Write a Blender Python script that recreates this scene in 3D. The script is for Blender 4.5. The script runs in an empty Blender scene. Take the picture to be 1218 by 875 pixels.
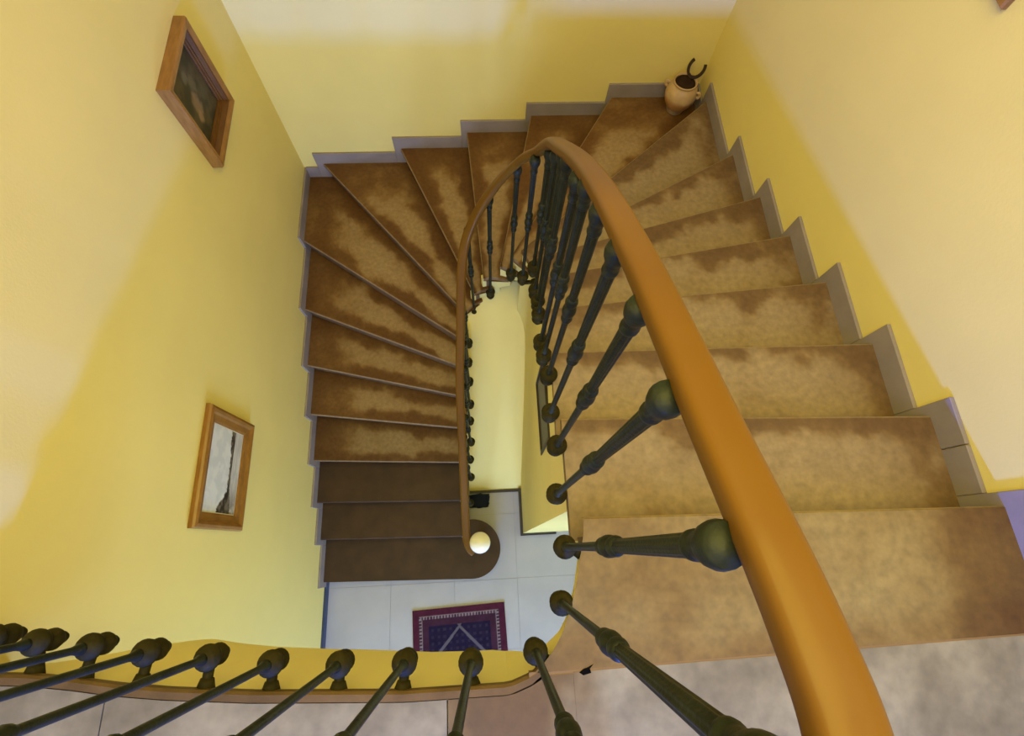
import bpy, bmesh, math, random
from mathutils import Vector, Matrix, noise

random.seed(7)
S = bpy.context.scene
COL = S.collection

# ---------------------------------------------------------------- camera
cam_d = bpy.data.cameras.new('camera')
cam_d.sensor_width = 36.0
cam_d.lens = 606.88 / 1218 * 36.0
cam_d.clip_start = 0.01
cam = bpy.data.objects.new('camera', cam_d)
cam.location = (-0.15072, -0.12641, 5.28267)
cam.rotation_euler = (0.33878, -0.03392, -0.05062)
COL.objects.link(cam)
S.camera = cam

# ---------------------------------------------------------------- world, lights, exposure
w = bpy.data.worlds.new('world')
S.world = w
w.use_nodes = True
w.node_tree.nodes['Background'].inputs[0].default_value = (0.8, 0.85, 1.0, 1)
w.node_tree.nodes['Background'].inputs[1].default_value = 0.1

def area(name, loc, rot, sx, sy, power, col):
    l = bpy.data.lights.new(name, 'AREA')
    l.shape = 'RECTANGLE'; l.size = sx; l.size_y = sy
    l.energy = power; l.color = col
    o = bpy.data.objects.new(name, l)
    o.location = loc; o.rotation_euler = rot
    COL.objects.link(o)
    return o
# assumed landing light behind the viewer, no window built (light points to +y)
area('assumed_landing_light', (-0.15, -4.05, 4.40), (math.radians(86), 0, 0), 0.5, 0.16, 570, (0.05, 0.14, 1.0))
# assumed hall daylight under the landing, no door built
area('assumed_hall_light', (-0.15, -4.05, 1.25), (math.radians(90), 0, 0), 1.6, 2.0, 310, (0.29, 0.44, 0.92))
# added warm fill light at the top of the stairwell, unseen
area('added_ceiling_fill', (-0.1, 0.3, 6.2), (0, 0, 0), 2.0, 2.4, 104, (0.97, 0.815, 0.10))

S.view_settings.view_transform = 'Standard'
S.view_settings.look = 'None'
S.view_settings.gamma = 1
S.view_settings.exposure = 0.0
S.view_settings.use_curve_mapping = False
try:
    S.cycles.use_denoising = True
    S.cycles.max_bounces = 12
    S.cycles.diffuse_bounces = 8
except Exception:
    pass

# ---------------------------------------------------------------- helpers
def obj(name, bm, mat, parent=None, smooth=False):
    me = bpy.data.meshes.new(name)
    bm.normal_update()
    bm.to_mesh(me); bm.free()
    if smooth:
        for p in me.polygons: p.use_smooth = True
    if mat: me.materials.append(mat)
    o = bpy.data.objects.new(name, me)
    COL.objects.link(o)
    if parent: o.parent = parent
    return o

def empty(name, loc=(0, 0, 0)):
    o = bpy.data.objects.new(name, None)
    o.empty_display_size = 0.1
    o.location = loc
    COL.objects.link(o)
    return o

def tag(o, label=None, cat=None, group=None, kind=None):
    if label: o['label'] = label
    if cat: o['category'] = cat
    if group: o['group'] = group
    if kind: o['kind'] = kind
    return o

def parent_keep(o, p):
    o.parent = p
    o.matrix_parent_inverse = Matrix.Translation(-Vector(p.location))

def box(bm, x0, x1, y0, y1, z0, z1):
    v = [bm.verts.new(p) for p in ((x0,y0,z0),(x1,y0,z0),(x1,y1,z0),(x0,y1,z0),(x0,y0,z1),(x1,y0,z1),(x1,y1,z1),(x0,y1,z1))]
    for f in ((0,3,2,1),(4,5,6,7),(0,1,5,4),(1,2,6,5),(2,3,7,6),(3,0,4,7)):
        bm.faces.new([v[i] for i in f])
    return v

def bevel_all(bm, w, seg=1):
    bmesh.ops.bevel(bm, geom=bm.edges[:], offset=w, segments=seg, affect='EDGES', profile=0.5)

def prism(bm, pts, z0, z1):
    """vertical prism over plan polygon (ccw)"""
    lo = [bm.verts.new((x, y, z0)) for x, y in pts]
    hi = [bm.verts.new((x, y, z1)) for x, y in pts]
    n = len(pts)
    bm.faces.new(hi)
    bm.faces.new(lo[::-1])
    for i in range(n):
        bm.faces.new((lo[i], lo[(i+1) % n], hi[(i+1) % n], hi[i]))

def yz_prism(bm, pts, x0, x1):
    lo = [bm.verts.new((x0, y, z)) for y, z in pts]
    hi = [bm.verts.new((x1, y, z)) for y, z in pts]
    n = len(pts)
    bm.faces.new(hi); bm.faces.new(lo[::-1])
    for i in range(n):
        bm.faces.new((lo[i], lo[(i+1) % n], hi[(i+1) % n], hi[i]))
    bmesh.ops.recalc_face_normals(bm, faces=bm.faces[:])

def lathe(bm, prof, seg, x=0, y=0, z=0, flute=None, cap=True):
    """prof: list of (radius, height) bottom to top"""
    rings = []
    for r, h in prof:
        ring = []
        for i in range(seg):
            a = 2*math.pi*i/seg
            rr = r
            if flute and flute[0] <= h <= flute[1]:
                rr = r*(1 - 0.14*(0.5+0.5*math.cos(a*9)))
            ring.append(bm.verts.new((x+rr*math.cos(a), y+rr*math.sin(a), z+h)))
        rings.append(ring)
    for a, b in zip(rings, rings[1:]):
        for i in range(seg):
            bm.faces.new((a[i], a[(i+1) % seg], b[(i+1) % seg], b[i]))
    if cap:
        bm.faces.new(rings[0][::-1]); bm.faces.new(rings[-1])

def catmull(P, n):
    out = []
    Q = [2*P[0]-P[1]] + P + [2*P[-1]-P[-2]]
    for i in range(1, len(Q)-2):
        a, b, c, d = Q[i-1:i+3]
        for j in range(n):
            t = j/n
            out.append(0.5*((2*b)+(c-a)*t+(2*a-5*b+4*c-d)*t*t+(3*b-a-3*c+d)*t**3))
    out.append(P[-1].copy())
    return out

def sweep(bm, path, prof, up=Vector((0, 0, 1)), cap=True):
    """prof: list of (side, up) ccw"""
    rings = []
    n = len(path)
    for i, p in enumerate(path):
        t = (path[min(i+1, n-1)] - path[max(i-1, 0)]).normalized()
        side = t.cross(up).normalized()
        u = side.cross(t).normalized()
        rings.append([bm.verts.new(p + side*a + u*b) for a, b in prof])
    m = len(prof)
    for a, b in zip(rings, rings[1:]):
        for i in range(m):
            bm.faces.new((a[i], a[(i+1) % m], b[(i+1) % m], b[i]))
    if cap:
        bm.faces.new(rings[0][::-1]); bm.faces.new(rings[-1])
    bmesh.ops.recalc_face_normals(bm, faces=bm.faces[:])

def smoothstep(a, b, x):
    t = max(0.0, min(1.0, (x-a)/(b-a)))
    return t*t*(3-2*t)

def fbm(x, y, z, s, o=4):
    return noise.fractal(Vector((x*s, y*s, z*s)), 0.9, 2.1, o)

# ---------------------------------------------------------------- materials
def mat(name, col, rough=0.6, spec=0.4, noise_amt=0.0, noise_scale=5.0, bump=0.0, bump_scale=40.0, metallic=0.0, col2=None, coat=0.0):
    m = bpy.data.materials.new(name)
    m.use_nodes = True
    nt = m.node_tree; N = nt.nodes; L = nt.links
    b = N['Principled BSDF']
    b.inputs['Base Color'].default_value = (*col, 1)
    b.inputs['Roughness'].default_value = rough
    b.inputs['Specular IOR Level'].default_value = spec
    b.inputs['Metallic'].default_value = metallic
    if coat: b.inputs['Coat Weight'].default_value = coat
    tc = N.new('ShaderNodeTexCoord')
    if noise_amt or col2:
        nz = N.new('ShaderNodeTexNoise'); nz.inputs['Scale'].default_value = noise_scale
        nz.inputs['Detail'].default_value = 6
        L.new(tc.outputs['Object'], nz.inputs['Vector'])
        r = N.new('ShaderNodeValToRGB')
        c2 = col2 if col2 else tuple(c*(1-noise_amt) for c in col)
        r.color_ramp.elements[0].position = 0.35; r.color_ramp.elements[0].color = (*c2, 1)
        r.color_ramp.elements[1].position = 0.65; r.color_ramp.elements[1].color = (*col, 1)
        L.new(nz.outputs['Fac'], r.inputs['Fac'])
        L.new(r.outputs['Color'], b.inputs['Base Color'])
    if bump:
        n2 = N.new('ShaderNodeTexNoise'); n2.inputs['Scale'].default_value = bump_scale
        n2.inputs['Detail'].default_value = 4
        L.new(tc.outputs['Object'], n2.inputs['Vector'])
        bp = N.new('ShaderNodeBump'); bp.inputs['Strength'].default_value = bump; bp.inputs['Distance'].default_value = 0.01
        L.new(n2.outputs['Fac'], bp.inputs['Height'])
        L.new(bp.outputs['Normal'], b.inputs['Normal'])
    return m

def attr_mat(name, attr='paint', rough=0.7, spec=0.3, detail=0.0, scale=30, bump=0.0):
    """material whose colour is a printed or worn pattern stored on the mesh"""
    m = bpy.data.materials.new(name)
    m.use_nodes = True
    nt = m.node_tree; N = nt.nodes; L = nt.links
    b = N['Principled BSDF']
    b.inputs['Roughness'].default_value = rough
    b.inputs['Specular IOR Level'].default_value = spec
    a = N.new('ShaderNodeAttribute'); a.attribute_name = attr
    if detail:
        tc = N.new('ShaderNodeTexCoord')
        nz = N.new('ShaderNodeTexNoise'); nz.inputs['Scale'].default_value = scale; nz.inputs['Detail'].default_value = 8
        L.new(tc.outputs['Object'], nz.inputs['Vector'])
        mr = N.new('ShaderNodeMapRange')
        mr.inputs['From Min'].default_value = 0.3; mr.inputs['From Max'].default_value = 0.7
        mr.inputs['To Min'].default_value = 1-detail; mr.inputs['To Max'].default_value = 1+detail
        L.new(nz.outputs['Fac'], mr.inputs['Value'])
        mx = N.new('ShaderNodeVectorMath'); mx.operation = 'SCALE'
        L.new(a.outputs['Color'], mx.inputs[0]); L.new(mr.outputs['Result'], mx.inputs['Scale'])
        L.new(mx.outputs['Vector'], b.inputs['Base Color'])
        if bump:
            bp = N.new('ShaderNodeBump'); bp.inputs['Strength'].default_value = bump; bp.inputs['Distance'].default_value = 0.004
            L.new(nz.outputs['Fac'], bp.inputs['Height']); L.new(bp.outputs['Normal'], b.inputs['Normal'])
    else:
        L.new(a.outputs['Color'], b.inputs['Base Color'])
    return m

def paint_attr(o, fn):
    me = o.data
    ca = me.color_attributes.new('paint', 'FLOAT_COLOR', 'POINT')
    buf = []
    for v in me.vertices:
        buf.extend((*fn(v.co), 1.0))
    ca.data.foreach_set('color', buf)

M = {}
M['wall'] = mat('yellow_wall_paint', (0.78, 0.655, 0.22), 0.75, 0.25, 0.05, 1.6, 0.05, 90)
M['ceil'] = mat('white_ceiling_paint', (0.85, 0.82, 0.74), 0.9, 0.2)
M['skirt'] = mat('grey_stone_skirting', (0.285, 0.240, 0.225), 0.6, 0.3, 0.15, 6, 0.05, 80)
M['edging_joint'] = mat('brown_mortar', (0.24, 0.15, 0.06), 0.9, 0.1)
M['grout'] = mat('pale_grout', (0.62, 0.55, 0.42), 0.9, 0.2)
M['step'] = attr_mat('worn_brown_stone', 'paint', 0.62, 0.3, 0.16, 34, 0.15)
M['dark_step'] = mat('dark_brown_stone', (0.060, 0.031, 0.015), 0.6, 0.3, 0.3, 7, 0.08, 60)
M['floor'] = mat('pale_grey_floor_slab', (0.42, 0.415, 0.475), 0.45, 0.4, 0.10, 3, 0.03, 30)
M['floor_joint'] = mat('grey_floor_joint', (0.35, 0.35, 0.38), 0.9, 0.2)
M['landing'] = attr_mat('lavender_grey_stone', 'paint', 0.55, 0.35, 0.14, 26, 0.1)
M['dark_base'] = mat('dark_baseboard', (0.035, 0.03, 0.035), 0.5, 0.4)
M['blue_base'] = mat('navy_baseboard', (0.03, 0.045, 0.11), 0.5, 0.4)
M['iron'] = mat('dark_green_iron', (0.017, 0.021, 0.012), 0.45, 0.2, 0.4, 22, 0.12, 90)
M['iron_brown'] = mat('brown_black_iron', (0.036, 0.029, 0.007), 0.65, 0.08, 0.35, 25, 0.15, 90)
M['ball'] = mat('white_porcelain', (0.86, 0.84, 0.78), 0.25, 0.5)
M['black'] = mat('black_wood', (0.02, 0.014, 0.012), 0.4, 0.4)

def wood(name, c1, c2, rough, coat, scale=(3, 3, 40)):
    m = bpy.data.materials.new(name); m.use_nodes = True
    nt = m.node_tree; N = nt.nodes; L = nt.links; b = N['Principled BSDF']
    tc = N.new('ShaderNodeTexCoord'); mp = N.new('ShaderNodeMapping')
    mp.inputs['Scale'].default_value = scale
    nz = N.new('ShaderNodeTexNoise'); nz.inputs['Scale'].default_value = 2.0; nz.inputs['Detail'].default_value = 5
    r = N.new('ShaderNodeValToRGB')
    r.color_ramp.elements[0].position = 0.3; r.color_ramp.elements[0].color = (*c2, 1)
    r.color_ramp.elements[1].position = 0.7; r.color_ramp.elements[1].color = (*c1, 1)
    L.new(tc.outputs['Object'], mp.inputs['Vector']); L.new(mp.outputs['Vector'], nz.inputs['Vector'])
    L.new(nz.outputs['Fac'], r.inputs['Fac']); L.new(r.outputs['Color'], b.inputs['Base Color'])
    b.inputs['Roughness'].default_value = rough
    b.inputs['Coat Weight'].default_value = coat
    b.inputs['Coat Roughness'].default_value = 0.14
    b.inputs['Specular IOR Level'].default_value = 0.25
    return m
M['rail'] = wood('varnished_orange_wood', (0.135, 0.059, 0.0022), (0.108, 0.045, 0.0016), 0.5, 0.12, (2.0, 1.2, 2.0))
M['frame'] = wood('golden_brown_frame_wood', (0.30, 0.145, 0.030), (0.21, 0.095, 0.018), 0.4, 0.2, (30, 6, 6))
M['frame_dark'] = wood('dark_brown_frame_wood', (0.13, 0.055, 0.008), (0.09, 0.035, 0.005), 0.5, 0.05, (30, 6, 6))
M['print'] = attr_mat('printed_picture', 'paint', 0.35, 0.4)
M['painting'] = attr_mat('painted_canvas', 'paint', 0.5, 0.35)
M['mat_white'] = mat('white_mount', (0.7, 0.67, 0.58), 0.7, 0.3)
M['rug'] = attr_mat('woven_rug', 'paint', 0.95, 0.1)
M['fringe'] = mat('cream_fringe', (0.6, 0.52, 0.5), 0.95, 0.1)
M['navy'] = mat('navy_cloth', (0.012, 0.016, 0.04), 0.9, 0.15, 0.3, 20, 0.3, 40)
M['clay'] = attr_mat('glazed_clay', 'paint', 0.35, 0.5, 0.12, 18, 0.05)
M['soil'] = mat('dark_jar_filling', (0.03, 0.014, 0.008), 0.9, 0.2, 0.3, 30, 0.3, 60)
M['rust'] = mat('dark_rusty_iron', (0.035, 0.017, 0.010), 0.7, 0.3, 0.3, 40, 0.2, 80)
M['glass_lamp'] = mat('white_lamp_shade', (0.9, 0.88, 0.8), 0.4, 0.4)

# ---------------------------------------------------------------- dimensions
H = 0.17
XL, XR, YB = -1.735, 1.585, 3.205
ZTOP = 6.3
YF = -4.2
ZL = 21*H          # landing level 3.57

# ---------------------------------------------------------------- setting
def struct(name, bm, m): 
    o = obj(name, bm, m); o['kind'] = 'structure'; return o

bm = bmesh.new(); box(bm, XL-0.2, XL, YF-0.2, YB+0.2, -0.1, ZTOP); struct('wall_left', bm, M['wall'])
bm = bmesh.new(); box(bm, XR, XR+0.2, YF-0.2, YB+0.2, -0.1, ZTOP); struct('wall_right', bm, M['wall'])
bm = bmesh.new(); box(bm, XL, XR, YB, YB+0.2, -0.1, ZTOP); struct('wall_back', bm, M['wall'])
bm = bmesh.new(); box(bm, XL, XR, YF-0.2, YF, -0.1, ZTOP); struct('wall_front', bm, M['wall'])
bm = bmesh.new(); box(bm, XL-0.2, XR+0.2, YF-0.2, YB+0.2, ZTOP, ZTOP+0.15); struct('ceiling', bm, M['ceil'])
bm = bmesh.new(); box(bm, XL, XR, YF, YB, -0.1, -0.004); floor = struct('floor', bm, M['floor_joint'])
tx0, ty0, TS = -1.735, -2.21, 0.60
tile_mesh = None
for i in range(6):
    for j in range(6):
        x0 = tx0 + i*TS; y0 = ty0 + j*TS
        x1 = min(x0+TS, XR); y1 = y0+TS
        if y0 > 0.8: continue
        bm = bmesh.new(); box(bm, x0+0.0015, x1-0.0015, y0+0.0015, y1-0.0015, -0.004, 0.0)
        obj('tile', bm, M['floor'], floor)

# ---------------------------------------------------------------- stair plan
def xin(y):      # right inner string face
    return 0.145 + 0.037*smoothstep(0.3, 1.5, y)
def xil(y):      # left inner string face
    return -0.405 + 0.043*smoothstep(0.3, 1.5, y)
CX, CY, CR = -0.09, 1.55, 0.272
path2 = []
y = -0.13
while y < CY-1e-6:
    path2.append(Vector((xin(y), y))); y += 0.07
for i in range(0, 37):
    a = math.pi*i/36
    path2.append(Vector((CX+CR*math.cos(a), CY+CR*math.sin(a))))
y = CY-0.07
while y > -0.2:
    path2.append(Vector((xil(y), y))); y -= 0.07
cum = [0.0]
for a, b in zip(path2, path2[1:]): cum.append(cum[-1]+(b-a).length)

def path_at(s, off=0.0):
    s = max(0, min(cum[-1], s))
    for i in range(len(cum)-1):
        if s <= cum[i+1]+1e-9: break
    t = (s-cum[i])/(cum[i+1]-cum[i])
    d = (path2[i+1]-path2[i]).normalized()
    p = path2[i].lerp(path2[i+1], t)
    return p + Vector((-d.y, d.x))*off      # left of travel = towards the well

def path_hit(A, B):
    """s where ray A->B first meets the path"""
    best = None
    d = B-A
    for i in range(len(path2)-1):
        p, q = path2[i], path2[i+1]
        e = q-p
        den = d.x*e.y-d.y*e.x
        if abs(den) < 1e-9: continue
        t = ((p.x-A.x)*e.y-(p.y-A.y)*e.x)/den
        u = ((p.x-A.x)*d.y-(p.y-A.y)*d.x)/den
        if t > 0 and -0.001 <= u <= 1.001 and (best is None or t < best[0]):
            best = (t, cum[i]+u*(cum[i+1]-cum[i]))
    return best[1]

NOSE = {1:((-1.71,-.345),(-.395,-.37)), 2:((-1.711,.02),(-.379,-.018)), 3:((-1.717,.333),(-.403,.288)), 4:((-1.718,.681),(-.425,.608)),
 5:((-1.706,1.06),(-.417,.884)), 6:((-1.709,1.456),(-.409,1.127)), 7:((-1.688,1.905),(-.391,1.336)), 8:((-1.699,2.488),(-.391,1.528)),
 9:((-1.547,3.184),(-.387,1.752)), 10:((-.836,3.192),(-.36,2.055)), 11:((-.251,3.184),(-.205,2.486)), 12:((.278,3.175),(-.005,1.909)),
 13:((.901,3.179),(.615,2.71)), 14:((1.509,2.913),(.714,2.235)), 15:((1.531,2.291),(.76,1.884)), 16:((1.537,1.824),(.76,1.608)),
 17:((1.551,1.437),(.774,1.314)), 18:((1.557,1.051),(.79,.996)), 19:((1.565,.648),(.79,.654)), 20:((1.567,.274),(.823,.30)), 21:((1.547,-.078),(1.002,-.066))}
WX0, WX1, WYB = XL+0.001, XR-0.001, YB-0.001
# outer wall path, running up from the left flight to the landing, measured along the walls
OW = [Vector((WX0, -1.0)), Vector((WX0, WYB)), Vector((WX1, WYB)), Vector((WX1, -1.0))]
ocum = [0.0]
for a, b in zip(OW, OW[1:]): ocum.append(ocum[-1]+(b-a).length)
def outer_at(s):
    for i in range(3):
        if s <= ocum[i+1]+1e-9: break
    t = (s-ocum[i])/(ocum[i+1]-ocum[i])
    return OW[i].lerp(OW[i+1], t)
def outer_hit(A, B):
    d = A-B
    best = None
    for i in range(3):
        p, q = OW[i], OW[i+1]; e = q-p
        den = d.x*e.y-d.y*e.x
        if abs(den) < 1e-9: continue
        t = ((p.x-B.x)*e.y-(p.y-B.y)*e.x)/den
        u = ((p.x-B.x)*d.y-(p.y-B.y)*d.x)/den
        if t > 0 and -1e-6 <= u <= 1+1e-6 and (best is None or t < best[0]):
            best = (t, ocum[i]+u*(ocum[i+1]-ocum[i]))
    return best[1]
SI, SO = {}, {}
for k, (a, b) in NOSE.items():
    A, B = Vector(a), Vector(b)
    if k >= 2: SI[k] = path_hit(A, B)
    SO[k] = outer_hit(A, B)
SI[22] = -1.0
stair = tag(empty('staircase', (-1.0, 0.0, 0.0)), 'winding stone staircase of worn brown treads climbing round the open well', 'staircase')

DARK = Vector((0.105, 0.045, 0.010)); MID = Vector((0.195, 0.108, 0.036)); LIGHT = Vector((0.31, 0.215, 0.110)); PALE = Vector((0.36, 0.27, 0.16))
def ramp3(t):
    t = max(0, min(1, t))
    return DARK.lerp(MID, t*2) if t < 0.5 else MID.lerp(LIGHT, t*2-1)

def make_tread(k, m):
    NU, NV = 76, 22
    th = 0.042
    nose_dir = (Vector(NOSE[k][1])-Vector(NOSE[k][0])).normalized()
    def nrm(kk):
        d = (Vector(NOSE[kk][1])-Vector(NOSE[kk][0])).normalized()
        n = Vector((-d.y, d.x))          # uphill: inner is left of climber? decide by position
        nk = min(21, kk+1) if kk < 21 else kk
        ref = (Vector(NOSE[nk][0]) - Vector(NOSE[kk][0])) if kk < 21 else Vector((0, -1))
        return n if n.dot(ref) > 0 else -n
    n_f, n_b = nrm(k), nrm(k+1)
    rows = []
    # front lip rows: (uphill shift, drop)
    lip = [(0.012, -th), (0.0, -th+0.010), (0.0, -0.009), (0.003, -0.003), (0.009, 0.0)]
    def line(v):
        si = SI[k]+(SI[k+1]-SI[k])*v
        so = SO[k]+(SO[k+1]-SO[k])*v
        return path_at(si, 0.022), outer_at(so)
    info = []
    z = k*H
    for sh, dz in lip:
        a, b = line(0)
        rows.append([(*(a.lerp(b, u/NU)+n_f*sh), z+dz) for u in range(NU+1)]); info.append((0.0, dz))
    vs = [j/NV for j in range(1, NV+1)]
    for oc in ocum[1:3]:
        vc = (oc-SO[k])/(SO[k+1]-SO[k])
        if 0.02 < vc < 0.98: vs[min(range(NV-1), key=lambda i: abs(vs[i]-vc))] = vc
    for v in vs:
        a, b = line(v)
        rows.append([(*a.lerp(b, u/NU), z) for u in range(NU+1)]); info.append((v, 0))
    a, b = line(1.0)
    rows.append([(*(a.lerp(b, u/NU)+n_b*0.07), z) for u in range(NU+1)]); info.append((1.05, 0))
    rows.append([(*(a.lerp(b, u/NU)+n_b*0.07), z-th) for u in range(NU+1)]); info.append((1.05, -th))
    bm = bmesh.new()
    V = []
    cols = []
    for r, (v, dz) in zip(rows, info):
        vr = []
        for iu, (x, y, zz) in enumerate(r):
            vr.append(bm.verts.new((x, y, zz)))
            u = iu/NU
            # distance in metres to the wall end, back and nose
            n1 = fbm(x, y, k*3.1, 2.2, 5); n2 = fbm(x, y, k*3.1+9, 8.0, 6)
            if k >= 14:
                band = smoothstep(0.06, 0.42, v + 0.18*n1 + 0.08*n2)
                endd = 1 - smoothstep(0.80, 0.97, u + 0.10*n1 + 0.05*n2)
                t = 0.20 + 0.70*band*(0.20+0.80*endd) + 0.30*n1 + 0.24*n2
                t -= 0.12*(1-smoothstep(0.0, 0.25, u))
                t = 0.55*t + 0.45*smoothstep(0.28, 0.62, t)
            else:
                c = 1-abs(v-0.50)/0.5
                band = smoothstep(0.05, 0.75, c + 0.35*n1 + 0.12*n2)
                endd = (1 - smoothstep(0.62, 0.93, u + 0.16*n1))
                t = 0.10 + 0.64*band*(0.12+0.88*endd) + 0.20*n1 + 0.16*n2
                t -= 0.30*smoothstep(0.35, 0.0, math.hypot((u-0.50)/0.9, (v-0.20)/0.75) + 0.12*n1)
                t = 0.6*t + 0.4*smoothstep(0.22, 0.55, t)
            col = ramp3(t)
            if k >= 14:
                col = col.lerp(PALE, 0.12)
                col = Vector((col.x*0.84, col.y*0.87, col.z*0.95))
            if -0.012 < dz < -0.0005:
                col = col.lerp(PALE, 0.55)
            if k in (4,):
                col = col*0.85
            cols.append(col)
        V.append(vr)
    for a, b in zip(V, V[1:]):
        for i in range(NU):
            bm.faces.new((a[i], a[i+1], b[i+1], b[i]))
    low = []
    for (x, y, zz), vr in zip([r[0] for r in rows], V):
        low.append(bm.verts.new((x, y, z-th))); cols.append(MID)
    for i in range(1, len(V)-2):
        bm.faces.new((V[i][0], V[i+1][0], low[i+1], low[i]))
    # underside
    for i in range(NU):
        bm.faces.new((V[-1][i], V[-1][i+1], V[0][i+1], V[0][i]))
    bmesh.ops.recalc_face_normals(bm, faces=bm.faces[:])
    o = obj('tread', bm, m)
    it = iter(cols)
    ca = o.data.color_attributes.new('paint', 'FLOAT_COLOR', 'POINT')
    buf = []
    for c in cols: buf.extend((*c, 1))
    ca.data.foreach_set('color', buf)
    parent_keep(o, stair)
    # riser beneath this nose
    bm = bmesh.new()
    a, b = line(0)
    a = path_at(SI[k], -0.004)
    p0, p1 = a+n_f*0.028, b+n_f*0.028
    q0, q1 = a+n_f*0.060, b+n_f*0.060
    prism(bm, [p0, p1, q1, q0], z-H-0.0, z-th)
    bmesh.ops.recalc_face_normals(bm, faces=bm.faces[:])
    r = obj('riser', bm, M['riser'])
    parent_keep(r, stair)

M['riser'] = mat('brown_stone_riser', (0.16, 0.095, 0.045), 0.65, 0.3, 0.3, 8, 0.1, 60)
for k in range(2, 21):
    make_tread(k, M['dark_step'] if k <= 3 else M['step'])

# step 21: flush with the landing, inner end follows the curved landing edge
EDGE = [(0.140,-0.040),(0.134,-0.10),(0.118,-0.165),(0.100,-0.24),(0.074,-0.315),(0.040,-0.385),(0.0,-0.44),(-0.05,-0.482),(-0.12,-0.505),
        (-0.426,-0.505),(-0.857,-0.482),(-1.10,-0.460),(-1.24,-0.442),(-1.38,-0.418),(-1.50,-0.402),(-1.734,-0.385)]
EV = [Vector(p) for p in EDGE]
def edge_resample(n):
    L = [0]
    for a, b in zip(EV, EV[1:]): L.append(L[-1]+(b-a).length)
    out = []
    for i in range(n+1):
        s = L[-1]*i/n
        for j in range(len(L)-1):
            if s <= L[j+1]+1e-9: break
        out.append(EV[j].lerp(EV[j+1], (s-L[j])/(L[j+1]-L[j])))
    return out

# curtail step 1
def circ(cx, cy, r, a0, a1, n):
    return [(cx+r*math.cos(math.radians(a0+(a1-a0)*i/n)), cy+r*math.sin(math.radians(a0+(a1-a0)*i/n))) for i in range(n+1)]
pts = [(WX0, -0.345)] + circ(-0.352, -0.122, 0.265, -92, 95, 28) + [(-0.38, 0.13), (WX0, 0.13)]
bm = bmesh.new(); prism(bm, pts, H-0.042, H)
top_edges = [e for e in bm.edges if all(abs(v.co.z-H) < 1e-6 for v in e.verts)]
bmesh.ops.bevel(bm, geom=top_edges, offset=0.007, segments=2, affect='EDGES')
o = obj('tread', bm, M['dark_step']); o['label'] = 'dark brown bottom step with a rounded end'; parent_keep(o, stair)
pts = [(WX0, -0.32)] + circ(-0.352, -0.122, 0.238, -92, 95, 28) + [(-0.38, 0.1), (WX0, 0.1)]
bm = bmesh.new(); prism(bm, pts, 0, H-0.042); o = obj('riser', bm, M['riser']); parent_keep(o, stair)

# top tread (21)
def grid_poly(x0, x1, y0, y1, z, inner, nu, nv, colf, name, m, parent, th=0.04, lipfront=False):
    pass
bm = bmesh.new()
NU, NV = 44, 16
V = []; cols = []
yb = -0.462
inner = []
er = [p for p in edge_resample(400) if p.x > -0.13]
for j in range(-2, NV+1):
    vr = []
    v = max(0, j/NV)
    A0, B0 = Vector((0.138, -0.047)), Vector((WX1, -0.080))
    A1, B1 = Vector((0.02, yb-0.018)), Vector((WX1, yb+0.004))
    for iu in range(NU+1):
        u = iu/NU
        yq = -0.047 + (yb-0.018+0.047)*v
        xi = min(er, key=lambda p: abs(p.y-yq)).x
        a = Vector((xi+0.004, yq)); b = B0.lerp(B1, v)
        p = a.lerp(b, u)
        z = ZL
        if j == -2: z = ZL-0.042
        if j == -1: z = ZL-0.007; p.y += 0.000
        if j == 0: p.y -= 0.006
        vr.append(bm.verts.new((p.x, p.y, z)))
        n1 = fbm(p.x, p.y, 71.3, 2.0); n2 = fbm(p.x, p.y, 80, 7.0)
        endd = smoothstep(0.74, 0.86, u + 0.06*n1 + 0.04*n2 - 0.04*v)
        foot = smoothstep(0.72, 1.0, v+0.16*n1)
        side = 1-smoothstep(0.05, 0.3, u+0.1*n1)
        t = 0.80 + 0.22*n1 + 0.16*n2 - 0.62*endd - 0.28*foot - 0.25*side
        c = ramp3(t).lerp(PALE, 0.12*(1-0.7*endd))
        c = Vector((c.x*0.86, c.y*0.89, c.z*0.50))
        if j == -1: c = c.lerp(PALE, 0.5)
        cols.append(c)
    V.append(vr)
for a, b in zip(V, V[1:]):
    for i in range(NU): bm.faces.new((a[i], a[i+1], b[i+1], b[i]))
bmesh.ops.recalc_face_normals(bm, faces=bm.faces[:])
if sum(f.normal.z for f in bm.faces) < 0: bmesh.ops.reverse_faces(bm, faces=bm.faces[:])
o = obj('tread', bm, M['step']); parent_keep(o, stair); o['label'] = 'top tread flush with the grey landing, dark stain at its wall end'
ca = o.data.color_attributes.new('paint', 'FLOAT_COLOR', 'POINT')
ca.data.foreach_set('color', [q for c in cols for q in (*c, 1)])
bm = bmesh.new(); box(bm, 0.145, WX1, -0.14, -0.107, ZL-H, ZL-0.03)
o = obj('riser', bm, M['riser']); parent_keep(o, stair)

# inner string: plastered band under the tread ends
def string_top(s):
    for k in range(21, 1, -1):
        lo = SI[k]; hi = SI[k-1] if k > 2 else cum[-1]
        if s < lo: return k   # above nose k means tread k
    return 2
bm = bmesh.new()
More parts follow.
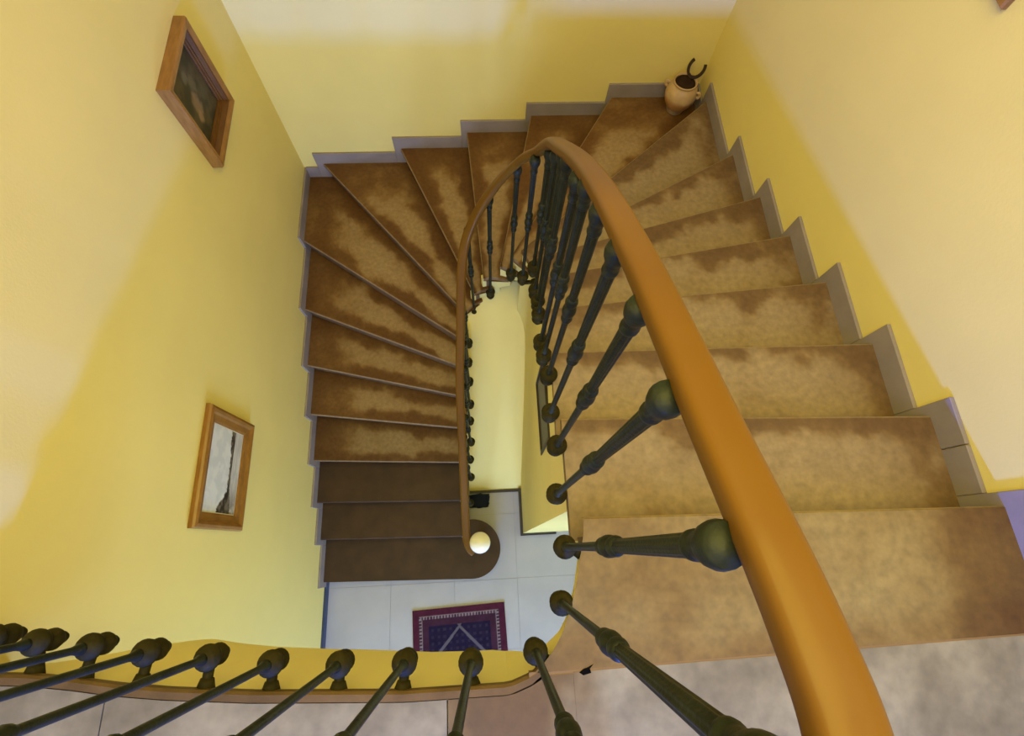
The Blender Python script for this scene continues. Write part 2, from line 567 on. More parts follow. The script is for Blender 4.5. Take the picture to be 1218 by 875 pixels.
# right wall below the right flight, top under the treads; one vertical strip per tread
def strip(sa, sb, z0a, z0b, z1, n=6):
    th = -0.035
    for i in range(n):
        s0, s1 = sa+(sb-sa)*i/n, sa+(sb-sa)*(i+1)/n
        a, b = path_at(s0), path_at(s1)
        a2, b2 = path_at(s0, th), path_at(s1, th)
        za = z0a+(z0b-z0a)*i/n; zb = z0a+(z0b-z0a)*(i+1)/n
        v = [bm.verts.new(p) for p in ((*a, za), (*b, zb), (*b2, zb), (*a2, za), (*a, z1), (*b, z1), (*b2, z1), (*a2, z1))]
        for f in ((0,1,2,3),(4,7,6,5),(0,4,5,1),(1,5,6,2),(2,6,7,3),(3,7,4,0)):
            bm.faces.new([v[q] for q in f])
SI[21] = 0.125      # y = -0.005, the front corner of the wall below
strip(0.0, SI[21], 3.30, 3.30, 20*H-0.002, 3)
for k in range(20, 1, -1):
    sa, sb = SI[k+1], SI[k]
    z1 = k*H-0.042
    pa, pb = path_at(sa), path_at(sb)
    if k >= 16: z0a = z0b = 0.0
    elif k <= 9: z0a = z0b = 0.0
    else: z0a, z0b = k*H-0.36+0.08, k*H-0.36
    if k in (14, 15): z0a = z0b = 1.2
    strip(sa, sb, z0a, z0b, z1)
bmesh.ops.recalc_face_normals(bm, faces=bm.faces[:])
o = obj('string_wall', bm, M['wall']); parent_keep(o, stair); o['label'] = 'yellow plastered side of the flights facing the well'

# ---------------------------------------------------------------- walls beneath the stairs
bm = bmesh.new(); box(bm, 0.15, XR, -0.005, 0.10, 0, 3.18)
yz = bmesh.new()
struct('wall_inner', bm, M['wall'])
bm = bmesh.new()
yz_prism(bm, [(0.425, 0.0), (1.75, 1.467), (2.2, 1.467), (2.2, 0.0)], -0.372, -0.246)
yz_prism(bm, [(0.425, 0.0), (1.895, 1.6277), (2.2, 1.6277), (2.2, 0.0)], -0.246, 0.198)
struct('wall_sloped', bm, M['wall'])
bm = bmesh.new(); box(bm, 0.146, 0.1495, -0.005, 0.425, 0, 2.0)
bm.free()
# dark baseboards of the ground floor
def base(name, x0, x1, y0, y1, m, h=0.07):
    bm = bmesh.new(); box(bm, x0, x1, y0, y1, 0, h)
    return struct(name, bm, m)
base('baseboard_well', -0.37, 0.142, 0.398, 0.424, M['dark_base'], 0.012)
base('baseboard_pier', 0.118, 0.1445, -0.02, 0.424, M['dark_base'], 0.04)
base('baseboard_hall', 0.118, 0.47, -0.028, -0.006, M['dark_base'], 0.02)
base('baseboard_left_hall', XL, XL+0.022, -1.9, -0.325, M['blue_base'], 0.075)

# ---------------------------------------------------------------- landing slab
bm = bmesh.new()
inset = [(p.x+0.012, p.y-0.02) if p.x > -0.05 else (p.x, p.y-0.022) for p in EV]
poly = [(XR-0.001, -0.12)] + [(0.152, -0.12)] + [q for q in inset if q[1] < -0.12 or q[0] < -1][0:] 
poly = [q for q in poly if q[0] > XL+0.0005] + [(XL+0.001, YF+0.001), (XR-0.001, YF+0.001)]
prism(bm, poly, 3.44, ZL-0.036)
bmesh.ops.recalc_face_normals(bm, faces=bm.faces[:])
landing = obj('landing', bm, M['wall']); landing['kind'] = 'structure'
# plastered fascia below the landing edge: shallow by the right flight, deep along the landing
def fascia_bottom(p):
    if p.y > -0.30 and p.x > -0.2: return 3.50
    t = smoothstep(0.09, -0.16, p.x)
    return 3.47-0.56*t-0.12*smoothstep(-0.1, -0.9, p.x)-0.05*smoothstep(-1.0, -1.7, p.x)+0.60*smoothstep(-1.36, -1.66, p.x)  # raised left end is an added shape, letting hall light up the left wall
bm = bmesh.new(); rings = []
fe = [p for p in (lambda L: L)([EV[i].lerp(EV[i+1], t/6) for i in range(len(EV)-1) for t in range(6)]+[EV[-1]]) if p.y < -0.12 or p.x < -0.2]
for i, p in enumerate(fe):
    t = (fe[min(i+1, len(fe)-1)]-fe[max(i-1, 0)]).normalized()
    n_ = Vector((t.y, -t.x))
    if n_.dot(Vector((0.6, -1.6))-p) < 0: n_ = -n_
    a = p+n_*0.018; b = p+n_*0.22
    a.x = max(a.x, XL+0.001); b.x = max(b.x, XL+0.001)
    zb = fascia_bottom(p)
    rings.append([bm.verts.new((*a, ZL-0.037)), bm.verts.new((*a, zb)), bm.verts.new((*b, zb)), bm.verts.new((*b, ZL-0.037))])
for a, b in zip(rings, rings[1:]):
    for i in range(4): bm.faces.new((a[i], a[(i+1) % 4], b[(i+1) % 4], b[i]))
bm.faces.new(rings[0]); bm.faces.new(rings[-1][::-1])
bmesh.ops.recalc_face_normals(bm, faces=bm.faces[:])
obj('fascia', bm, M['wall'], landing, True).data.polygons.foreach_set('use_smooth', [False]*((len(rings)-1)*4+2))

def landing_col(x, y, brown):
    n1 = fbm(x, y, 3.3, 3.0); n2 = fbm(x, y, 8.8, 9.0)
    g = Vector((0.285, 0.246, 0.138)).lerp(Vector((0.185, 0.155, 0.084)), smoothstep(-0.35, 0.5, n1+0.5*n2))
    b = Vector((0.205, 0.135, 0.042)).lerp(Vector((0.125, 0.072, 0.018)), smoothstep(-0.4, 0.5, n1+0.4*n2))
    return g.lerp(b, brown)
def landing_tile(x0, x1, y0, y1f, brownf, nu=24, nv=14):
    bm = bmesh.new(); V = []; cols = []
    for j in range(nv+1):
        r = []
        for i in range(nu+1):
            x = x0+(x1-x0)*i/nu
            yt = y1f(x)
            yy = y0+(yt-y0)*j/nv
            r.append(bm.verts.new((x, yy, ZL)))
            cols.append(landing_col(x, yy, brownf(x, yy)))
        V.append(r)
    for a, b in zip(V, V[1:]):
        for i in range(nu): bm.faces.new((a[i], a[i+1], b[i+1], b[i]))
    n0 = len(cols)
    ext = bmesh.ops.extrude_face_region(bm, geom=bm.faces[:])
    for v in ext['geom']:
        if isinstance(v, bmesh.types.BMVert): v.co.z -= 0.034
    bmesh.ops.recalc_face_normals(bm, faces=bm.faces[:])
    o = obj('tile', bm, M['landing'], landing)
    ca = o.data.color_attributes.new('paint', 'FLOAT_COLOR', 'POINT')
    buf = []
    for v in o.data.vertices:
        buf.extend((*landing_col(v.co.x, v.co.y, brownf(v.co.x, v.co.y)), 1))
    ca.data.foreach_set('color', buf)
    return o
def edge_y(x):
    for a, b in zip(EV[4:], EV[5:]):
        if b.x <= x <= a.x:
            return a.y+(b.y-a.y)*(x-a.x)/(b.x-a.x)
    return -0.47
zero = lambda x, y: 0.0
def corner_brown(x, y):
    n = fbm(x, y, 1.7, 5.0)
    return 1-smoothstep(0.02, 0.22, x + 0.25*(-(y+0.55)) + 0.10*n)
def shelf(x): return edge_y(x)-0.026
def join_y(x): return -0.484 + 0.020*(x-0.07)/1.5
g = 0.002
landing_tile(XL+0.001, -1.265-g, -1.25, lambda x: shelf(x), zero)
landing_tile(-1.265+g, -0.30-g, -1.25, shelf, zero)
landing_tile(-0.30+g, 0.07, -1.25, lambda x: min(shelf(x), join_y(x)-0.003), corner_brown)
landing_tile(0.07+0.0005, 0.75-g, -1.25, join_y, corner_brown)
landing_tile(0.75+g, XR-0.001, -1.25, join_y, zero)
for i, (a, b) in enumerate(((XL+0.001, -0.65), (-0.65, 0.45), (0.45, XR-0.001))):
    landing_tile(a+g, b-g, YF+0.002, lambda x: -1.25-0.003, zero, 16, 20)
# pale mortar line where the top tread meets the landing
bm = bmesh.new(); prism(bm, [(-0.06, -0.492), (WX1, -0.467), (WX1, -0.459), (-0.06, -0.478)], ZL-0.03, ZL-0.0006)
o = obj('mortar_joint', bm, M['edging_joint'], landing)
bm = bmesh.new(); prism(bm, [(0.088, -0.486), (0.100, -0.494), (0.124, -0.489), (0.121, -0.478), (0.133, -0.466), (0.114, -0.474), (0.102, -0.477)], ZL-0.02, ZL+0.0006)
bmesh.ops.recalc_face_normals(bm, faces=bm.faces[:])
M['hole'] = mat('dark_hole', (0.006, 0.005, 0.004), 1.0, 0.0)
o = obj('broken_joint', bm, M['hole'], landing); o['label'] = 'dark chipped hole in the joint of the landing'
# brown stone edging strip that follows the landing edge
bm = bmesh.new()
er = edge_resample(90)
er = [p for p in er]
prof_lo = []
strip_p = []
for i, p in enumerate(er):
    t = (er[min(i+1, len(er)-1)]-er[max(i-1, 0)]).normalized()
    nrm = Vector((t.y, -t.x))     # right of travel?  make it point into the landing
    if nrm.dot(Vector((0.6, -1.6))-p) < 0: nrm = -nrm
    strip_p.append((p, nrm))
sel = [(p, n_) for p, n_ in strip_p if p.x < -0.012]
rings = []
for p, n_ in sel:
    q = p + n_*0.028
    if q.x < XL+0.002: q.x = XL+0.002
    rings.append([bm.verts.new((*p, ZL-0.036)), bm.verts.new((*p, ZL-0.008)), bm.verts.new((*(p+n_*0.007), ZL)), bm.verts.new((*q, ZL)), bm.verts.new((*q, ZL-0.036))])
for a, b in zip(rings, rings[1:]):
    for i in range(5): bm.faces.new((a[i], a[(i+1) % 5], b[(i+1) % 5], b[i]))
bm.faces.new(rings[0]); bm.faces.new(rings[-1][::-1])
bmesh.ops.recalc_face_normals(bm, faces=bm.faces[:])
M['edging'] = mat('brown_stone_edging', (0.165, 0.098, 0.030), 0.6, 0.2, 0.35, 10, 0.1, 60)
obj('stone_edging', bm, M['edging'], landing)

# ---------------------------------------------------------------- stepped skirtings
def skirt_board(name):
    o = empty(name); o['kind'] = 'structure'; return o
SH = 0.108
sk_l = skirt_board('baseboard_left'); sk_b = skirt_board('baseboard_back'); sk_r = skirt_board('baseboard_right')
OFF = 0.045
def rect_tile(parent, axis, a0, a1, z0, z1):
    t = 0.018
    bm = bmesh.new()
    lo, hi = min(a0, a1), max(a0, a1)
    if axis == 'L': box(bm, XL, XL+t, lo, hi, z0, z1)
    if axis == 'R': box(bm, XR-t, XR, lo, hi, z0, z1)
    if axis == 'B': box(bm, lo, hi, YB-t, YB, z0, z1)
    bevel_all(bm, 0.002)
    obj('skirting_tile', bm, M['skirt'], parent)
def out_pos(k): return outer_at(SO[k])
for k in range(1, 9):
    y0 = out_pos(k).y-OFF
    y1 = out_pos(k+1).y-OFF if k < 8 else YB
    rect_tile(sk_l, 'L', y0, y1-0.001, max(0.0, (k-1)*H-0.01), k*H+SH)
for k in range(8, 14):
    x0 = out_pos(k).x-OFF if k > 8 else XL+0.018
    x1 = out_pos(k+1).x-OFF if k < 13 else XR-0.019
    if k == 8: x1 = out_pos(9).x-OFF
    rect_tile(sk_b, 'B', x0, x1-0.001, (k-1)*H-0.01, k*H+SH+0.012)
for k in range(13, 22):
    y0 = out_pos(k).y+OFF if k > 13 else YB
    y1 = out_pos(k+1).y+OFF if k < 21 else -1.25
    if k == 20:
        mid = 0.14
        rect_tile(sk_r, 'R', y0, mid+0.002, (k-1)*H-0.01, k*H+SH); rect_tile(sk_r, 'R', mid-0.002, y1+0.001, (k-1)*H-0.01, k*H+SH)
    else:
        rect_tile(sk_r, 'R', y0, y1+0.001, (k-1)*H-0.01, k*H+SH)

# ---------------------------------------------------------------- balustrade
railing = tag(empty('balustrade', (0.1, -0.3, ZL)), 'long iron balustrade with orange varnished wooden handrail curving down the stairwell', 'balustrade')
RP = [(-0.300,-0.150,1.262),(-0.322,-0.128,1.275),(-0.341,-0.085,1.29),(-0.348,-0.02,1.31),(-0.350,.183,1.41),(-0.348,.55,1.63),(-0.344,.945,1.88),(-0.322,1.24,2.09),
      (-0.282,1.62,2.43),(-0.20,1.745,2.66),(-0.067,1.775,2.935),(0.055,1.71,3.20),(0.118,1.55,3.44),(0.136,1.37,3.68),(0.132,1.156,3.89),(0.128,.872,4.144),(0.122,.612,4.345),(0.116,.331,4.525),(0.113,.131,4.637),(0.112,-.009,4.710),
      (0.112,-.139,4.779),(0.113,-.212,4.811),(0.112,-.27,4.832),(0.098,-.33,4.855),(0.062,-.405,4.87),(0.0,-.445,4.875),(-0.1,-.455,4.875),(-0.5,-.445,4.875),(-1.0,-.40,4.875),(-1.35,-.355,4.875),(-1.62,-.315,4.875),(-1.73,-.30,4.875)]
RPV = [Vector(p) for p in RP]
RS = catmull(RPV, 10)
prof = []
for i in range(28):
    a = 2*math.pi*(i+0.5)/28
    ca, sa = math.cos(a), math.sin(a)
    prof.append((0.0300*math.copysign(abs(ca)**0.55, ca), 0.0225*math.copysign(abs(sa)**0.65, sa)))
bm = bmesh.new(); sweep(bm, RS, prof)
o = obj('handrail', bm, M['rail'], None, True); parent_keep(o, railing); o['label'] = 'orange varnished wooden handrail'
def rail_z(x, y):
    b = min(RS, key=lambda p: (p.x-x)**2+(p.y-y)**2)
    return b.z

BAL = [(0.077,-0.135,3.56),(0.081,0.044,3.42),(0.096,0.219,3.42),(0.102,0.385,3.26),(0.108,0.552,3.25),(0.112,0.696,3.1),(0.108,0.781,3.06),(0.122,0.985,2.93),
 (0.127,1.077,2.89),(0.131,1.212,2.76),(0.140,1.394,2.7),(0.099,1.505,2.4),(0.045,1.724,2.06),(-0.102,1.790,1.66),(-0.241,1.748,1.42),(-0.299,1.495,1.34),(-0.309,1.379,1.19),
 (-0.306,1.212,1.17),(-0.309,1.055,1.02),(-0.319,0.948,.85),(-0.316,0.759,.85),(-0.334,0.634,.68),(-0.337,0.499,.51),(-0.352,0.27,.48),
 (0.054,-0.299,3.55),(-0.036,-0.428,3.55),(-0.231,-0.446,3.55),(-0.428,-0.435,3.55),(-0.621,-0.429,3.55),(-0.82,-0.415,3.55),(-1.004,-0.389,3.55),(-1.186,-0.366,3.55),(-1.349,-0.341,3.55),(-1.506,-0.321,3.55),(-1.637,-0.301,3.55)]

def nearest_wall(x, y, z):
    """point on the string or landing edge that the bracket is fixed to"""
    if z > 3.5:
        return min(edge_resample(300), key=lambda p: (p.x-x)**2+(p.y-y)**2)
    return min((path_at(cum[-1]*i/600) for i in range(601)), key=lambda p: (p.x-x)**2+(p.y-y)**2)

def sph(bm, c, r, seg=16, rings=10, sc=(1, 1, 1)):
    R = bmesh.ops.create_uvsphere(bm, u_segments=seg, v_segments=rings, radius=r)
    for v in R['verts']:
        v.co = Vector((v.co.x*sc[0]+c[0], v.co.y*sc[1]+c[1], v.co.z*sc[2]+c[2]))

def tube(bm, p, q, r0, r1, seg=12):
    p, q = Vector(p), Vector(q)
    d = (q-p).normalized()
    a = d.orthogonal().normalized(); b = d.cross(a)
    A = [bm.verts.new(p+a*r0*math.cos(2*math.pi*i/seg)+b*r0*math.sin(2*math.pi*i/seg)) for i in range(seg)]
    B = [bm.verts.new(q+a*r1*math.cos(2*math.pi*i/seg)+b*r1*math.sin(2*math.pi*i/seg)) for i in range(seg)]
    for i in range(seg): bm.faces.new((A[i], A[(i+1) % seg], B[(i+1) % seg], B[i]))
    bm.faces.new(A[::-1]); bm.faces.new(B)

bracket_cache = {}
for (x, y, z) in BAL:
    zt = rail_z(x, y)-(0.016 if y < 1.2 else 0.042)
    Lh = zt-z
    kn = Lh*0.57      # centre of the middle knop
    cp = Lh-0.092     # start of the capital
    bm = bmesh.new()
    pr = [(0.016, 0.02), (0.0165, 0.045), (0.0125, 0.06), (0.0105, 0.075), (0.0105, kn-0.105),
          (0.0115, kn-0.10), (0.0165, kn-0.09), (0.019, kn-0.077), (0.0155, kn-0.062), (0.0135, kn-0.055), (0.019, kn-0.045), (0.0225, kn-0.028), (0.0215, kn-0.008), (0.016, kn+0.006),
          (0.0145, kn+0.012), (0.0185, kn+0.022), (0.020, kn+0.036), (0.0175, kn+0.05), (0.0135, kn+0.056)]
    lathe(bm, pr, 18, x, y, z)
    fl = []
    f0, f1 = kn+0.056, cp
    for i in range(5):
        t = i/4
        fl.append((0.0132+0.0018*t, f0+(f1-f0)*t))
    lathe(bm, fl, 54, x, y, z, flute=(f0-0.01, f1+0.01), cap=False)
    lathe(bm, [(0.0150, cp-0.002), (0.0178, cp+0.003), (0.0182, cp+0.012), (0.0160, cp+0.017), (0.0160, cp+0.026), (0.0172, cp+0.030), (0.0172, cp+0.040), (0.0190, cp+0.045),
               (0.0240, cp+0.060), (0.0258, cp+0.074), (0.0245, cp+0.084), (0.0225, Lh)], 20, x, y, z)
    b = obj('baluster', bm, M['iron'], None, True)
    parent_keep(b, railing)
    # cast bracket: ball with pendant, arm to the stair edge
    bm = bmesh.new()
    big = 0.038
    sph(bm, (x, y, z), big, 18, 12, (1, 1, 0.95))
    lathe(bm, [(0.004, -0.118), (0.012, -0.110), (0.018, -0.098), (0.017, -0.086), (0.026, -0.078), (0.032, -0.063), (0.031, -0.046), (0.022, -0.034), (0.022, -0.02)], 18, x, y, z)
    wpt = nearest_wall(x, y, z)
    d = (wpt-Vector((x, y)))
    if d.length < 0.02: d = Vector((1, 0))*0.03
    e = Vector((x, y))+d*(1.12 if z > 3.5 else 1.02)
    zc = z-0.022 if z > 3.5 else z-0.085
    tube(bm, (x, y, zc), (*e, zc), 0.015, 0.015)
    f0 = Vector((x, y))+d*0.72
    tube(bm, (*f0, zc), (*e, zc), 0.019, 0.028)
    k = obj('bracket_ball', bm, M['iron_brown'], b, True)
    k.matrix_parent_inverse = b.matrix_parent_inverse.copy() if False else Matrix.Identity(4)
    
# newel with white ball at the foot
bm = bmesh.new()
nx, ny = -0.249, -0.085
lathe(bm, [(0.05, 0.0), (0.05, 0.03), (0.035, 0.05), (0.028, 0.09), (0.022, 0.16), (0.022, 0.60), (0.034, 0.63), (0.036, 0.67), (0.024, 0.70), (0.026, 0.95), (0.038, 1.0), (0.045, 1.04), (0.03, 1.07), (0.022, 1.095)], 24, nx, ny, H)
nw = obj('newel_post', bm, M['iron'], None, True); parent_keep(nw, railing); nw['label'] = 'dark iron newel post on the rounded bottom step'
bm = bmesh.new(); sph(bm, (nx, ny, 1.325), 0.076, 32, 20)
fb = obj('finial_ball', bm, M['ball'], nw, True); fb['label'] = 'white ball on top of the newel'

# ---------------------------------------------------------------- pictures
def grid_panel(axis, c, w, h, n, m, colf, facing, name):
    """flat print; axis L: left wall (normal +x), R: right wall (normal -x). colf(s,t): s 0..1 left to right, t 0..1 bottom to top as the viewer faces it"""
    nx_, ny_ = n
    bm = bmesh.new(); V = []; cols = []
    for j in range(ny_+1):
        r = []
        for i in range(nx_+1):
            s, t = i/nx_, j/ny_
            yy = c[1]+(s-0.5)*w*(1 if facing > 0 else -1)
            r.append(bm.verts.new((c[0], yy, c[2]+(t-0.5)*h)))
            cols.append(colf(s, t))
        V.append(r)
    for a, b in zip(V, V[1:]):
        for i in range(nx_): bm.faces.new((a[i], a[i+1], b[i+1], b[i]))
    bm.normal_update()
    if bm.faces[0] if False else False: pass
    bm.faces.ensure_lookup_table()
    if bm.faces[0].normal.x*facing < 0: bmesh.ops.reverse_faces(bm, faces=bm.faces[:])
    o = obj(name, bm, m)
    ca = o.data.color_attributes.new('paint', 'FLOAT_COLOR', 'POINT')
    ca.data.foreach_set('color', [q for cc in cols for q in (*cc, 1)])
    return o

def frame(name, label, facing, xw, y0, y1, z0, z1, mould, mat_f, colf, canvas_depth, res, print_mat, mould2=None, mat2=None, mount=0.0):
    """mould: cross-section list of (inward distance from outer edge, height off wall)"""
    root = tag(empty(name, (xw, (y0+y1)/2, z0)), label, 'picture')
    corners = [(y0, z0), (y1, z0), (y1, z1), (y0, z1)]
    inw = [(1, 1), (-1, 1), (-1, -1), (1, -1)]
    for e in range(4):
        a, b = corners[e], corners[(e+1) % 4]
        ia, ib = inw[e], inw[(e+1) % 4]
        bm = bmesh.new()
        A = [bm.verts.new((xw+facing*hh, a[0]+ia[0]*dd, a[1]+ia[1]*dd)) for dd, hh in mould]
        B = [bm.verts.new((xw+facing*hh, b[0]+ib[0]*dd, b[1]+ib[1]*dd)) for dd, hh in mould]
        n = len(mould)
        for i in range(n): bm.faces.new((A[i], A[(i+1) % n], B[(i+1) % n], B[i]))
        bm.faces.new(A[::-1]); bm.faces.new(B)
        bmesh.ops.recalc_face_normals(bm, faces=bm.faces[:])
        parent_keep(obj('frame_rail', bm, mat_f), root)
        if mould2:
            bm = bmesh.new()
            A = [bm.verts.new((xw+facing*hh, a[0]+ia[0]*dd, a[1]+ia[1]*dd)) for dd, hh in mould2]
            B = [bm.verts.new((xw+facing*hh, b[0]+ib[0]*dd, b[1]+ib[1]*dd)) for dd, hh in mould2]
            n = len(mould2)
            for i in range(n): bm.faces.new((A[i], A[(i+1) % n], B[(i+1) % n], B[i]))
            bm.faces.new(A[::-1]); bm.faces.new(B)
            bmesh.ops.recalc_face_normals(bm, faces=bm.faces[:])
            parent_keep(obj('frame_liner', bm, mat2, None), root)
    md = (mould2 or mould)[-2][0]
    wq, hq = (y1-y0)-2*md+0.012, (z1-z0)-2*md+0.012
    c = (xw+facing*canvas_depth, (y0+y1)/2, (z0+z1)/2)
    if mount:
        bm = bmesh.new()
        xa = c[0]-facing*0.004; 
        box(bm, min(xa, c[0]-facing*0.001), max(xa, c[0]-facing*0.001), c[1]-wq/2, c[1]+wq/2, c[2]-hq/2, c[2]+hq/2)
        parent_keep(obj('mount', bm, M['mat_white']), root)
        wq -= 2*mount; hq -= 2*mount
    p = grid_panel('L', c, wq, hq, res, print_mat, colf, facing, 'print')
    parent_keep(p, root)
    return root

def still_life(s, t):
    n = fbm(s, t, 5.5, 4.0)
    c = Vector((0.030, 0.024, 0.012)).lerp(Vector((0.075, 0.055, 0.025)), smoothstep(-0.3, 0.5, n))
    def blob(cx, cy, rx, ry, col, amt):
        nonlocal c
        d = math.hypot((s-cx)/rx, (t-cy)/ry) + 0.35*fbm(s*3, t*3, cx*9, 3.0)
        c = c.lerp(Vector(col), amt*(1-smoothstep(0.5, 1.1, d)))
    blob(0.42, 0.44, 0.14, 0.20, (0.26, 0.17, 0.10), 0.75)
    blob(0.32, 0.30, 0.09, 0.09, (0.34, 0.22, 0.13), 0.7)
    blob(0.60, 0.62, 0.16, 0.12, (0.12, 0.10, 0.05), 0.7)
    blob(0.52, 0.78, 0.10, 0.08, (0.16, 0.15, 0.10), 0.5)
    blob(0.75, 0.35, 0.12, 0.14, (0.07, 0.065, 0.03), 0.8)
    return c
frame('picture_frame', 'square dark painting in a deep golden wooden frame, high on left wall', 1, XL+0.001, 2.085, 2.600, 2.760, 3.305,
      [(0, 0), (0, 0.058), (0.006, 0.066), (0.016, 0.068), (0.030, 0.064), (0.040, 0.056), (0.040, 0.0)], M['frame'], still_life, 0.008, (40, 40), M['painting'],
      mould2=[(0.0402, 0.0), (0.0402, 0.054), (0.046, 0.050), (0.056, 0.030), (0.064, 0.028), (0.066, 0.020), (0.078, 0.018), (0.080, 0.012), (0.080, 0.0)], mat2=M['frame_dark'])

def seascape(s, t):
    n = fbm(s*2.5, t*2, 2.2, 3.0); n2 = fbm(s, t, 6.1, 14.0)
    sky = Vector((0.58, 0.59, 0.56)).lerp(Vector((0.68, 0.68, 0.64)), smoothstep(-0.3, 0.4, n))
    base = 0.28
    height = 0.05 + 0.26*smoothstep(0.30, 0.02, s) + 0.07*smoothstep(0.62, 0.95, s) + 0.035*fbm(s, 0, 1.1, 9.0) + 0.03*fbm(s, 0, 4.4, 25.0)
    water = Vector((0.46, 0.44, 0.40)).lerp(Vector((0.58, 0.56, 0.50)), smoothstep(-0.2, 0.4, fbm(s*2, t*9, 3.0, 2.0)))
    land = Vector((0.035, 0.028, 0.018)).lerp(Vector((0.17, 0.14, 0.10)), smoothstep(-0.1, 0.5, n2))
    if t > base+max(0.012, height): return sky
    if t > base-0.03-0.5*max(0, 0.30-s)*(0.5+0.8*abs(n2)): return land
    if s < 0.42: return water.lerp(Vector((0.14, 0.11, 0.08)), 0.75*smoothstep(0.42, 0.05, s)*smoothstep(-0.4, 0.3, n+0.4))
    return water
frame('picture_frame', 'landscape print with a pale sky in a brown wooden frame, low on left wall', 1, XL+0.001, 0.050, 0.722, 1.908, 2.455,
      [(0, 0), (0, 0.022), (0.006, 0.034), (0.022, 0.040), (0.036, 0.034), (0.046, 0.024), (0.078, 0.020), (0.088, 0.014), (0.088, 0.0)], M['frame'], seascape, 0.010, (90, 60), M['print'], mount=0.012)

plain = lambda s, t: Vector((0.45, 0.38, 0.26)).lerp(Vector((0.2, 0.17, 0.12)), smoothstep(-0.2, 0.4, fbm(s, t, 1, 3)))
frame('picture_frame', 'tan wooden picture frame of which only a corner shows, top right', -1, XR-0.001, 1.445, 1.98, 4.155, 4.80,
      [(0, 0), (0, 0.018), (0.006, 0.026), (0.022, 0.026), (0.035, 0.018), (0.045, 0.014), (0.045, 0.0)], M['frame'], plain, 0.006, (20, 20), M['print'])
dark = lambda s, t: Vector((0.05, 0.04, 0.03))
frame('picture_frame', 'thin black frame seen edge-on under the right flight, inside the well', -1, 0.151, 0.36, 0.80, 2.36, 2.82,
      [(0, 0), (0, 0.012), (0.006, 0.014), (0.02, 0.014), (0.024, 0.008), (0.024, 0.0)], M['black'], dark, 0.006, (4, 4), M['print'])

# ---------------------------------------------------------------- rug
rug_root = tag(empty('rug', (-0.47, -1.2, 0.0)), 'purple and navy prayer rug with a pale patterned border on grey floor', 'rug')
RW, RL = 0.86, 1.30
def rug_col(x, y):
    s = x/RW+0.5; d_top = RL/2-y; ex = RW/2-abs(x); e = min(ex, RL/2-abs(y))
    n = fbm(x, y, 0.4, 26.0)
    maroon = Vector((0.062, 0.012, 0.030)); navy = Vector((0.014, 0.009, 0.034)); plum = Vector((0.044, 0.015, 0.034)); pale = Vector((0.22, 0.165, 0.20))
    c = maroon*(1+0.2*n)
    if e > 0.055: c = plum*(1+0.2*n)
    if 0.058 < e < 0.088:
        along = y if ex < RL/2-abs(y) else x
        f = (along/0.028) % 1.0
        c = pale if (f < 0.55 or e < 0.063 or e > 0.083) else plum
        c = c*(0.8+0.4*abs(n))
    if e > 0.145: 
        c = navy*(1+0.25*n)
        gx, gy = (x/0.055) % 1.0, (y/0.055) % 1.0
        if abs(gx-0.5) < 0.22 and abs(gy-0.5) < 0.22: c = Vector((0.026, 0.019, 0.045))
        # pointed arch
        ax = abs(x); yy = d_top-0.165
        if abs(yy - ax*1.05) < 0.017 and ax < 0.26: c = Vector((0.10, 0.085, 0.12))
        if abs(yy + 0.06 - abs(ax-0.05)*0.9) < 0.014 and ax < 0.06 and yy < 0.02: c = Vector((0.09, 0.075, 0.11))
    return c
bm = bmesh.new(); V = []
nx_, ny_ = 150, 220
for j in range(ny_+1):
    r = []
    for i in range(nx_+1):
        x = (i/nx_-0.5)*RW; yv = (j/ny_-0.5)*RL
        r.append(bm.verts.new((x, yv, 0.010+0.0015*fbm(x, yv, 0, 6))))
    V.append(r)
for a, b in zip(V, V[1:]):
    for i in range(nx_): bm.faces.new((a[i], a[i+1], b[i+1], b[i]))
bd = [V[0][i] for i in range(nx_+1)] + [V[j][-1] for j in range(1, ny_+1)] + [V[-1][i] for i in range(nx_-1, -1, -1)] + [V[j][0] for j in range(ny_-1, 0, -1)]
lo = [bm.verts.new((v.co.x, v.co.y, 0.0006)) for v in bd]
for i in range(len(bd)):
    bm.faces.new((bd[i], lo[i], lo[(i+1) % len(bd)], bd[(i+1) % len(bd)]))
bmesh.ops.recalc_face_normals(bm, faces=bm.faces[:])
pile = obj('rug_pile', bm, M['rug'], rug_root)
paint_attr(pile, lambda co: rug_col(co.x, co.y))
bm = bmesh.new()
for i in range(86):
    x = -RW/2+0.005+i*0.0099
    box(bm, x, x+0.004, RL/2-0.002, RL/2+0.010+0.006*random.random(), 0.0006, 0.004)
fr = obj('fringe', bm, M['fringe'], rug_root); fr['kind'] = 'stuff'
rug_root.location = (-0.475, -0.612-RL/2-0.015, 0.0)
rug_root.rotation_euler = (0, 0, math.radians(2.2))

# ---------------------------------------------------------------- dark bundle on the floor behind the curtail step
bm = bmesh.new()
R = bmesh.ops.create_cube(bm, size=1)
bmesh.ops.subdivide_edges(bm, edges=bm.edges[:], cuts=7, use_grid_fill=True)
for v in bm.verts:
    p = v.co.copy()
    q = p.normalized()*0.5*1.15
    p = p.lerp(q, 0.35)
    nn = fbm(p.x, p.y, p.z, 3.2)
    fold = 0.05*math.sin(p.y*16+p.x*3)
    v.co = Vector(((p.x+0.10*nn)*0.20-0.280, (p.y+0.08*nn)*0.125+0.322, max(0.0, (p.z+0.46+fold*max(0, p.z)))*0.062+0.001))
tag(obj('cloth_bundle', bm, M['navy'], None, True), 'dark navy folded cloth on the floor behind the rounded bottom step', 'cloth')

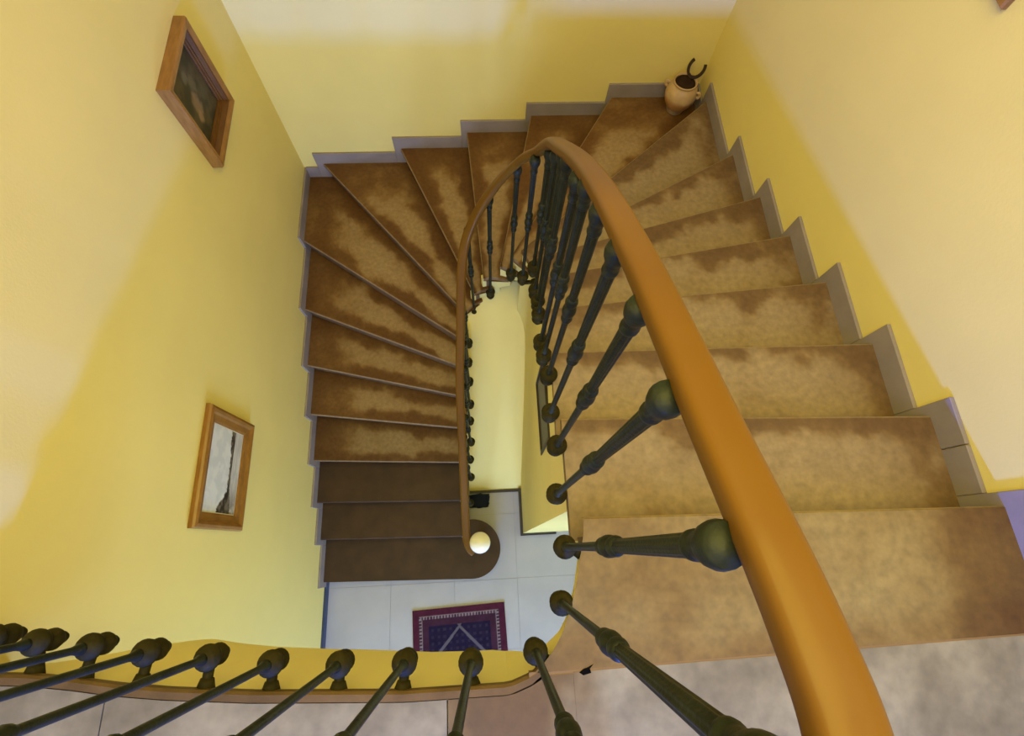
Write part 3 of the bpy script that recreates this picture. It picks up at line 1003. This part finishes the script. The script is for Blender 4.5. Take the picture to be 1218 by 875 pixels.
# ---------------------------------------------------------------- clay jar and horseshoe on tread 13
JX, JY, JZ = 1.395, 3.055, 13*H
jar = tag(empty('clay_jar', (JX, JY, JZ)), 'small glazed ochre clay jar standing in the stair corner', 'jar')
JS = 0.96
pr = [(0.060, 0.0), (0.066, 0.006), (0.070, 0.02), (0.070, 0.034), (0.088, 0.06), (0.108, 0.095), (0.121, 0.135), (0.126, 0.165), (0.124, 0.172), (0.122, 0.190), (0.113, 0.218), (0.098, 0.240), (0.089, 0.250), (0.086, 0.258), (0.091, 0.266), (0.094, 0.272), (0.092, 0.277), (0.084, 0.276), (0.080, 0.268), (0.078, 0.25)]
bm = bmesh.new(); lathe(bm, [(r*JS, h*JS) for r, h in pr], 40, cap=False)
body = obj('jar_body', bm, M['clay'], jar, True)
def clay_col(co):
    n = fbm(co.x, co.y, co.z, 9.0); h = co.z/JS
    glaze = Vector((0.42, 0.21, 0.075)); pale = Vector((0.48, 0.32, 0.16)); raw = Vector((0.33, 0.24, 0.155))
    c = glaze.lerp(pale, smoothstep(0.155, 0.172, h+0.006*n))
    return raw.lerp(c, smoothstep(0.05, 0.07, h+0.012*n))
paint_attr(body, clay_col)
bm = bmesh.new(); lathe(bm, [(0.078*JS, 0.250*JS), (0.079*JS, 0.262*JS), (0.045*JS, 0.267*JS), (0.015*JS, 0.265*JS)], 32)
obj('jar_filling', bm, M['soil'], jar, True)
for ang in (28, 208):
    a = math.radians(ang-60)
    d = Vector((math.cos(a), math.sin(a), 0))
    P = [d*0.108*JS+Vector((0, 0, 0.215*JS)), d*0.134*JS+Vector((0, 0, 0.222*JS)), d*0.142*JS+Vector((0, 0, 0.203*JS)), d*0.136*JS+Vector((0, 0, 0.182*JS)), d*0.118*JS+Vector((0, 0, 0.178*JS))]
    bm = bmesh.new()
    side = d.cross(Vector((0, 0, 1)))
    sweep(bm, catmull(P, 5), [(0.012*math.cos(t*math.pi/5), 0.008*math.sin(t*math.pi/5)) for t in range(10)], up=side)
    hd = obj('jar_handle', bm, M['clay'], jar, True)
    paint_attr(hd, clay_col)

# horseshoe standing in the jar mouth, open end up
bm = bmesh.new()
P = []
for i in range(25):
    a = math.radians(-125 + 250*i/24)
    r = 0.056
    P.append(Vector((r*math.sin(a), 0.0, 0.075-0.068*math.cos(a))))
# profile 24 mm wide, 9 mm thick
sweep(bm, P, [(-0.010, -0.009), (0.010, -0.009), (0.010, 0.009), (-0.010, 0.009)], up=Vector((0, 1, 0)))
bevel_all(bm, 0.0015)
hs = obj('horseshoe', bm, M['rust'])
tag(hs, 'dark rusty horseshoe standing upright in the mouth of the clay jar', 'horseshoe')
hs.location = (JX+0.040, JY+0.030, JZ+0.262*JS+0.014)
hs.rotation_euler = (math.radians(-24), math.radians(14), math.radians(-20))
